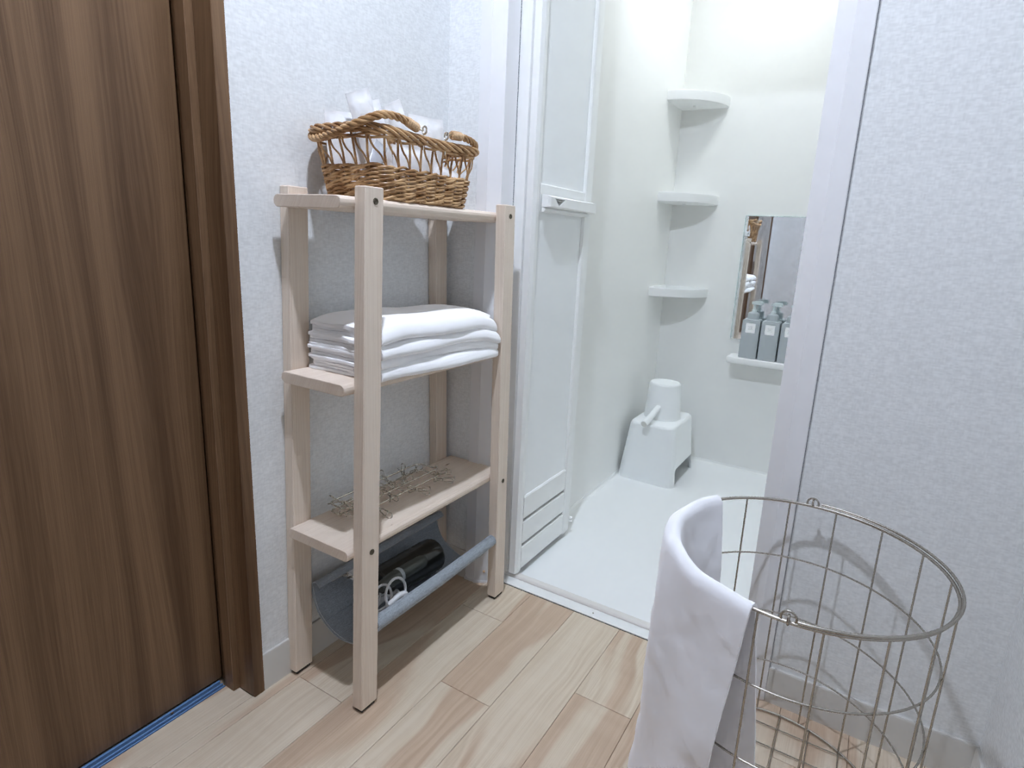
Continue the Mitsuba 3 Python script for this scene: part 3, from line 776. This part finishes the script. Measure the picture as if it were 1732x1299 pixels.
# ------------------------------------------------------------------ hair dryer in the sling
HD = thing('hair_dryer', 'black glossy hair dryer with white cord lying in the fabric sling', 'hair dryer')
def along(m, a, b):
    a, b = np.array(a, float), np.array(b, float)
    d = b - a
    R = trimesh.geometry.align_vectors([0, 0, 1], d / np.linalg.norm(d)); R[:3, 3] = a
    m.apply_transform(R); return m
bp = [(.001, 0), (.028, .0), (.034, .004), (.037, .015), (.0395, .06), (.0415, .12), (.0425, .165), (.0420, .185), (.0395, .192), (.0360, .193), (.034, .186), (.001, .184)]
obj('barrel', along(lathe(bp, 48), (-.345, -.098, .1580), (-.150, -.100, .1460)), 'dryer_black', HD)
obj('intake_grille', along(lathe([(.0335, .1830), (.0340, .1880), (.030, .1885), (.001, .1880)], 40), (-.345, -.098, .1580), (-.150, -.100, .1460)), 'dryer_grey', HD)
ht = spline([(-.205, -.112, .158), (-.238, -.128, .172), (-.300, -.134, .180), (-.375, -.134, .180)], 20)
obj('folding_handle', tube(ht, np.interp(np.linspace(0, 1, 20), [0, .15, .8, 1], [.013, .0165, .0165, .012]), 18), 'dryer_grey', HD)
obj('handle_band', tube(ht[12:14], .0170, 18), 'bottle_grey', HD)
obj('strain_relief', tube(spline([(-.3900, -.172, .1590), (-.372, -.172, .1605), (-.352, -.174, .1650), (-.338, -.176, .1600)], 20), np.linspace(.0058, .0078, 20), 14), 'cord_white', HD)
a = np.linspace(-.9, 2 * PI - 1.5, 50)
obj('hanging_loop', tube(np.c_[-.3600 + .0300 * np.cos(a), -.168 + .006 * np.sin(a), .1740 + .0300 * np.sin(a)], .0030, 10), 'cord_white', HD)
obj('hanging_loop', tube(np.c_[-.3840 + .0280 * np.cos(a), -.150 + .006 * np.sin(a), .1650 + .0280 * np.sin(a)], .0028, 10), 'cord_white', HD)
for k in range(4):
    a = np.linspace(0, 2 * PI, 60, endpoint=False)
    obj('cord', tube(np.c_[-.372 + .046 * np.cos(a), -.150 + .020 * np.sin(a) + .004 * k, .1360 + .0042 * k + .004 * np.sin(2 * a + k)], .0026, 8, closed=True), 'cord_white', HD)
pg = hull(np.vstack([np.array([(-.372, -.078, .196), (-.372, -.052, .196), (-.372, -.078, .176), (-.372, -.052, .176)]), np.array([(-.395, -.076, .200), (-.395, -.055, .200), (-.395, -.076, .187), (-.395, -.055, .187)])]))
plug = obj('plug', pg, 'cord_white', HD)
for y in (-.072, -.059):
    obj('prong', bx(-.412, -.394, y - .0007, y + .0007, .1925, .1975).apply_transform(trimesh.transformations.rotation_matrix(.35, [0, 1, 0], (-.394, y, .195))), 'bright_wire', plug)
obj('cord', tube(spline([(-.372, -.065, .185), (-.350, -.070, .178), (-.345, -.100, .165), (-.372, -.130, .142)], 24), .0026, 8), 'cord_white', HD)

# ------------------------------------------------------------------ wire laundry basket with towel
LB = thing('laundry_basket', 'tall round stainless wire laundry basket beside the right wall', 'laundry basket')
bc, BR, BH = np.array([-.2450, -.9420]), .2070, .4780
def circ(R, z, n=120, a0=0, a1=2 * PI, end=False):
    a = np.linspace(a0, a1, n, endpoint=end)
    return np.c_[bc[0] + R * np.cos(a), bc[1] + R * np.sin(a), np.full(n, z)]
obj('rim', tube(circ(BR, BH), .0027, 10, closed=True), 'steel_wire', LB)
for z in (.363, .238, .125):
    obj('hoop', tube(circ(BR - .0028, z), .0016, 8, closed=True), 'steel_wire', LB)
obj('base_ring', tube(circ(BR - .001, .005), .0024, 8, closed=True), 'steel_wire', LB)
for k in range(16):
    a = math.radians(12.9 + 22.5 * k)
    p = bc + BR * np.array([math.cos(a), math.sin(a)])
    q = bc + (BR - .0005) * np.array([math.cos(a), math.sin(a)])
    obj('upright_wire', tube([(*p, BH), (*q, .005)], .0016, 8), 'steel_wire', LB)
for k in range(-3, 4):
    d = k * .055; l = math.sqrt(BR ** 2 - d ** 2) - .003
    obj('base_wire', tube([(bc[0] + d, bc[1] - l, .005), (bc[0] + d, bc[1] + l, .005)], .0012, 6), 'steel_wire', LB)
    obj('base_wire', tube([(bc[0] - l, bc[1] + d, .0072), (bc[0] + l, bc[1] + d, .0072)], .0012, 6), 'steel_wire', LB)
hp = circ(BR + .0035, BH + .0056, 90, math.radians(-2), math.radians(-176), True)
obj('bail_handle', tube(hp, .0024, 10), 'steel_wire', LB)
for an in (2.0, -179.0):
    a = math.radians(an); p = bc + BR * np.array([math.cos(a), math.sin(a)])
    tdir = np.array([-math.sin(a), math.cos(a), 0])
    b = np.linspace(-.5, PI + .5, 24)
    obj('handle_eye', cat(tube(np.array([*p, BH + .006]) + .0098 * (np.cos(b)[:, None] * tdir + np.sin(b)[:, None] * np.array([0, 0, 1.0])), .0017, 8),
        tube(np.array([*(p + .003 * np.array([math.cos(a), math.sin(a)])), BH + .0055]) + .0062 * np.c_[np.cos(b * 2)[:, None] * np.array([[math.cos(a), math.sin(a)]]), np.sin(b * 2)], .0018, 8)), 'steel_wire', LB)

def drape():
    th0, th1 = math.radians(53.5), math.radians(168.5)
    nu, nv = 90, 130
    Lin, Lout, rr = .40, .452, .0100
    s = np.linspace(-Lin, Lout, nv)
    P = np.zeros((nu, nv, 3)); 
    for i, uu in enumerate(np.linspace(0, 1, nu)):
        for j, sv in enumerate(s):
            half = PI * rr / 2
            if abs(sv) <= half:
                ph = sv / rr
                rad, z = rr * math.sin(ph) + .0, BH + rr * math.cos(ph) - .006
                d = 0.0
            else:
                d = abs(sv) - half
                rad, z = (rr if sv > 0 else -rr), BH - d - .006
            e = d / .45
            th = th0 + (th1 - th0) * uu
            if sv > 0:
                th = th - math.radians(9) * e * max(0, uu - .45) / .55 - .03 * e * math.sin(7 * uu)
                fl = .013 * e ** .8 + e * (.012 * math.sin(uu * 9.5 + 1.0) + .008 * math.sin(uu * 19 + 2.0 + 2 * e) + .005 * math.sin(uu * 4 - 6 * e))
                rad += fl + .003 * math.sin(14 * uu) * min(1, d / .05)
            else:
                th = th + math.radians(13) * e * max(0, uu - .5) * 2 - math.radians(3) * e * max(0, .5 - uu)
                rad -= .055 * e * (1 - .4 * math.sin(PI * uu)) + .004 * e * math.sin(uu * 13 + 4 * e)
            R = BR + rad
            P[i, j] = [bc[0] + R * math.cos(th), bc[1] + R * math.sin(th), z + (.0015 * math.sin(uu * 23) if abs(sv) <= half else 0)]
    bump = 1.5 * (meshkit.fbm(P.reshape(-1, 3) * (13, 13, 8), 3, 5).reshape(nu, nv) - .5) + .4 * (meshkit.fbm(P.reshape(-1, 3) * 40, 2, 9).reshape(nu, nv) - .5)
    N = np.cross(np.gradient(P, axis=0), np.gradient(P, axis=1)); N /= np.linalg.norm(N, axis=2, keepdims=True) + 1e-12
    if N[nu // 2, -10] @ np.array([bc[0] - P[nu // 2, -10, 0], bc[1] - P[nu // 2, -10, 1], 0]) > 0: N = -N
    P = P + N * (bump * .009 * np.clip(np.abs(s)[None, :] / .06, 0, 1))[..., None]
    uu = np.linspace(0, 1, nu)
    hem = np.clip(1 - np.abs(np.minimum(uu, 1 - uu) - .010) / .004, 0, 1)[:, None] * .0012
    th = .0036
    A = P + N * th; B = P - N * .0006
    A = A - N * hem[..., None] * 0 + N * (np.exp(-((np.minimum(uu, 1 - uu)) / .02) ** 2)[:, None] * .0012)[..., None]
    V = np.vstack([A.reshape(-1, 3), B.reshape(-1, 3)])
    idx = np.arange(nu * nv).reshape(nu, nv); a, b, c, d = idx[:-1, :-1].ravel(), idx[1:, :-1].ravel(), idx[1:, 1:].ravel(), idx[:-1, 1:].ravel()
    f1 = np.vstack([np.c_[a, b, c], np.c_[a, c, d]]); f2 = f1[:, ::-1] + nu * nv
    e = np.r_[idx[:, 0], idx[-1, 1:], idx[-2::-1, -1], idx[0, -2:0:-1]]; e2 = np.roll(e, -1)
    f3 = np.vstack([np.c_[e2, e, e + nu * nv], np.c_[e2, e + nu * nv, e2 + nu * nv]])
    m = trimesh.Trimesh(V, np.vstack([f1, f2, f3]), process=False); m.fix_normals(); return m
tag(obj('hand_towel', drape(), 'draped_towel', smooth=50), 'white towel draped over the rim of the wire laundry basket', 'towel')

# ------------------------------------------------------------------ shower: corner shelves, mirror, ledge, bottles, stool, dipper
def quarter(R, q=24):
    a = np.linspace(0, PI / 2, q)
    pts = np.c_[SX - R * np.cos(a), SYL - R * np.sin(a)]
    return Polygon([(SX, SYL), *pts.tolist()])
for z, what in ((1.504, 'topmost white corner shelf in the shower'), (1.122, 'middle white corner shelf in the shower'), (.738, 'lowest white corner shelf in the shower')):
    R = .1960
    def qr(off, zz, n=72):
        k = R + off
        a = np.linspace(0, PI / 2, 49)
        arc = np.c_[SX - k * np.cos(a), SYL - k * np.sin(a)]
        b1 = np.c_[np.full(11, SX), np.linspace(SYL - k, SYL, 13)[1:-1]]
        b2 = np.c_[np.linspace(SX, SX - k, 13)[:-1], np.full(12, SYL)]
        return np.c_[np.vstack([arc, b1, b2]), np.full(72, zz)]
    body = loft([qr(-.006, z), qr(-.001, z + .003), qr(0, z + .008), qr(.002, z + .034), qr(0, z + .0385), qr(-.004, z + .040)])
    hole = loft([qr(-.018, z + .012), qr(-.014, z + .016), qr(-.011, z + .06)])
    hole.apply_translation((-.010, -.010, 0))
    k = thing('corner_shelf', what, 'shelf', 'white shower corner shelves')
    obj('tray', unman(man(body) - man(hole)), 'white_plastic', k, smooth=35)
    obj('drain_stub', lathe([(.001, -.006), (.006, -.006), (.0065, 0), (.001, 0)], 20, (SX - .075, SYL - .075, z + .0005)), 'white_plastic', k)
MR = thing('mirror', 'rectangular frameless mirror on the back shower wall above the bottles', 'mirror')
obj('glass', bx(SX - .0060, SX - .0008, -.738, -.4615, .5770, 1.0845, .001), 'mirror_silver', MR, smooth=False)
obj('edge', cat(bx(SX - .0058, SX - .0008, -.4615, -.4598, .577, 1.0845), bx(SX - .0058, SX - .0008, -.738, -.4615, 1.0845, 1.0860)), 'mirror_edge', MR)
obj('mirror_clip', bx(SX - .008, SX, -.745, -.733, 1.080, 1.090, .001), 'white_plastic', MR)
LX = 1.262
LG = rrect(LX, SX - .0005, -.80, -.4725, .008, 4)
ledge = loft([ring_xy(LG.buffer(o), zz, 64) for o, zz in ((-.006, .487), (-.001, .4905), (0, .497), (0, .509), (-.002, .5135), (-.005, .5150))])
tag(obj('wall_ledge', ledge, 'white_plastic', smooth=40), 'narrow white ledge on the back shower wall under the three bottles', 'ledge')
for i, (yc, what, txt) in enumerate(((-.5525, 'leftmost', 'H'), (-.6270, 'middle', 'C'), (-.7020, 'rightmost', 'B'))):
    B = thing('pump_bottle', f'square grey pump bottle, {what} of the three on the shower ledge', 'bottle', 'grey pump bottles on the ledge')
    hw, xf = .0345, 1.2700
    pl = rrect(xf, xf + .069, yc - hw, yc + hw, .004, 3)
    obj('body', loft([ring_xy(pl.buffer(o), z, 48) for o, z in ((-.002, .5152), (0, .5172), (0, .668), (-.0015, .6715), (-.010, .6728))]), 'bottle_grey', B)
    obj('shoulder', loft([ring_xy(rrect(xf + .004, xf + .065, yc - hw + .004, yc + hw - .004, .004, 3).buffer(-o), z, 48) for o, z in ((0, .6729), (.001, .6745))]), 'bottle_cap', B)
    xc = xf + .0345
    obj('collar', lathe([(.0228, .6746), (.0228, .6960), (.0205, .7000), (.0120, .7040), (.0100, .7050), (.0010, .7050)], 28, (xc, yc, 0)), 'bottle_grey', B)
    obj('pump_stem', lathe([(.0095, .7050), (.0095, .7120), (.0060, .7140), (.0055, .7350), (.001, .7350)], 20, (xc, yc, 0)), 'bottle_cap', B)
    d = np.array([-.35, -.94]); d /= np.linalg.norm(d); e = np.array([-d[1], d[0]])
    pts = []
    for s, w, z0, z1 in ((-.010, .0085, .735, .745), (.006, .0095, .735, .7495), (.028, .006, .7395, .749), (.033, .0045, .734, .745)):
        for q in (-1, 1):
            for z in (z0, z1): pts.append((xc + d[0] * s + e[0] * w * q, yc + d[1] * s + e[1] * w * q, z))
    obj('pump_head', hull(pts), 'bottle_cap', B)
    lab = obj('paper_label', bx(xf - .0007, xf + .0003, yc - .0185, yc + .0185, .6205, .6595), 'paper_white', B)
    for zz, w in ((.6455, .010), (.6400, .007), (.6345, .009)):
        obj('print', bx(xf - .0009, xf - .0006, yc - w, yc + w, zz, zz + .0016), 'ink_grey', lab)

ST = []
def rbr(x0, x1, y0, y1, r, z, n=64): return ring_xy(rrect(x0, x1, y0, y1, r, 8), z, n)
out = loft([rbr(.9620, 1.2620, -.3925, -.1500, .030, 0), rbr(.9632, 1.2430, -.3730, -.1850, .030, .236), rbr(.9650, 1.2410, -.3712, -.1868, .029, .243), rbr(.9690, 1.2370, -.3670, -.1910, .027, .2480), rbr(.9750, 1.2310, -.3610, -.1970, .024, .2500)])
inn = loft([rbr(.9665, 1.2575, -.3880, -.1545, .027, -.01), rbr(.9675, 1.2385, -.3685, -.1890, .027, .243)])
arch = Polygon([(.992, -.02), (.992, .058), (.997, .068), (1.006, .073), (1.232, .073), (1.241, .068), (1.246, .058), (1.246, -.02)])
hole = prism(arch, -.5, -.05, 1)
stool = unman(man(out) - man(inn) - man(hole))
tag(obj('bath_stool', stool, 'stool_white', smooth=35), 'white plastic bath stool in the shower corner', 'stool')
WD = thing('water_dipper', 'white plastic dipper with a handle, upside down on the bath stool', 'dipper')
prf = [(.0710, .0), (.0752, .0), (.0758, .003), (.0740, .006), (.0640, .140), (.0622, .1455), (.0590, .148), (.0540, .1475), (.0500, .1445), (.001, .1445)]
prf = prf + [(.001, .1405), (.0600, .1400), (.0700, .006), (.0710, .0)]
obj('cup', lathe(prf, 56, (1.105, -.2770, .2502)), 'stool_white', WD, smooth=35)
obj('handle', tube(spline([(1.040, -.2780, .3040), (1.000, -.2740, .2880), (.955, -.2690, .2720), (.918, -.2650, .2600)], 16), np.linspace(.0118, .0135, 16), 18), 'stool_white', WD)
obj('handle_end', tube(np.array([(.922, -.2654, .2613), (.9165, -.2648, .2595)]), .0122, 18), 'handle_beige', WD)
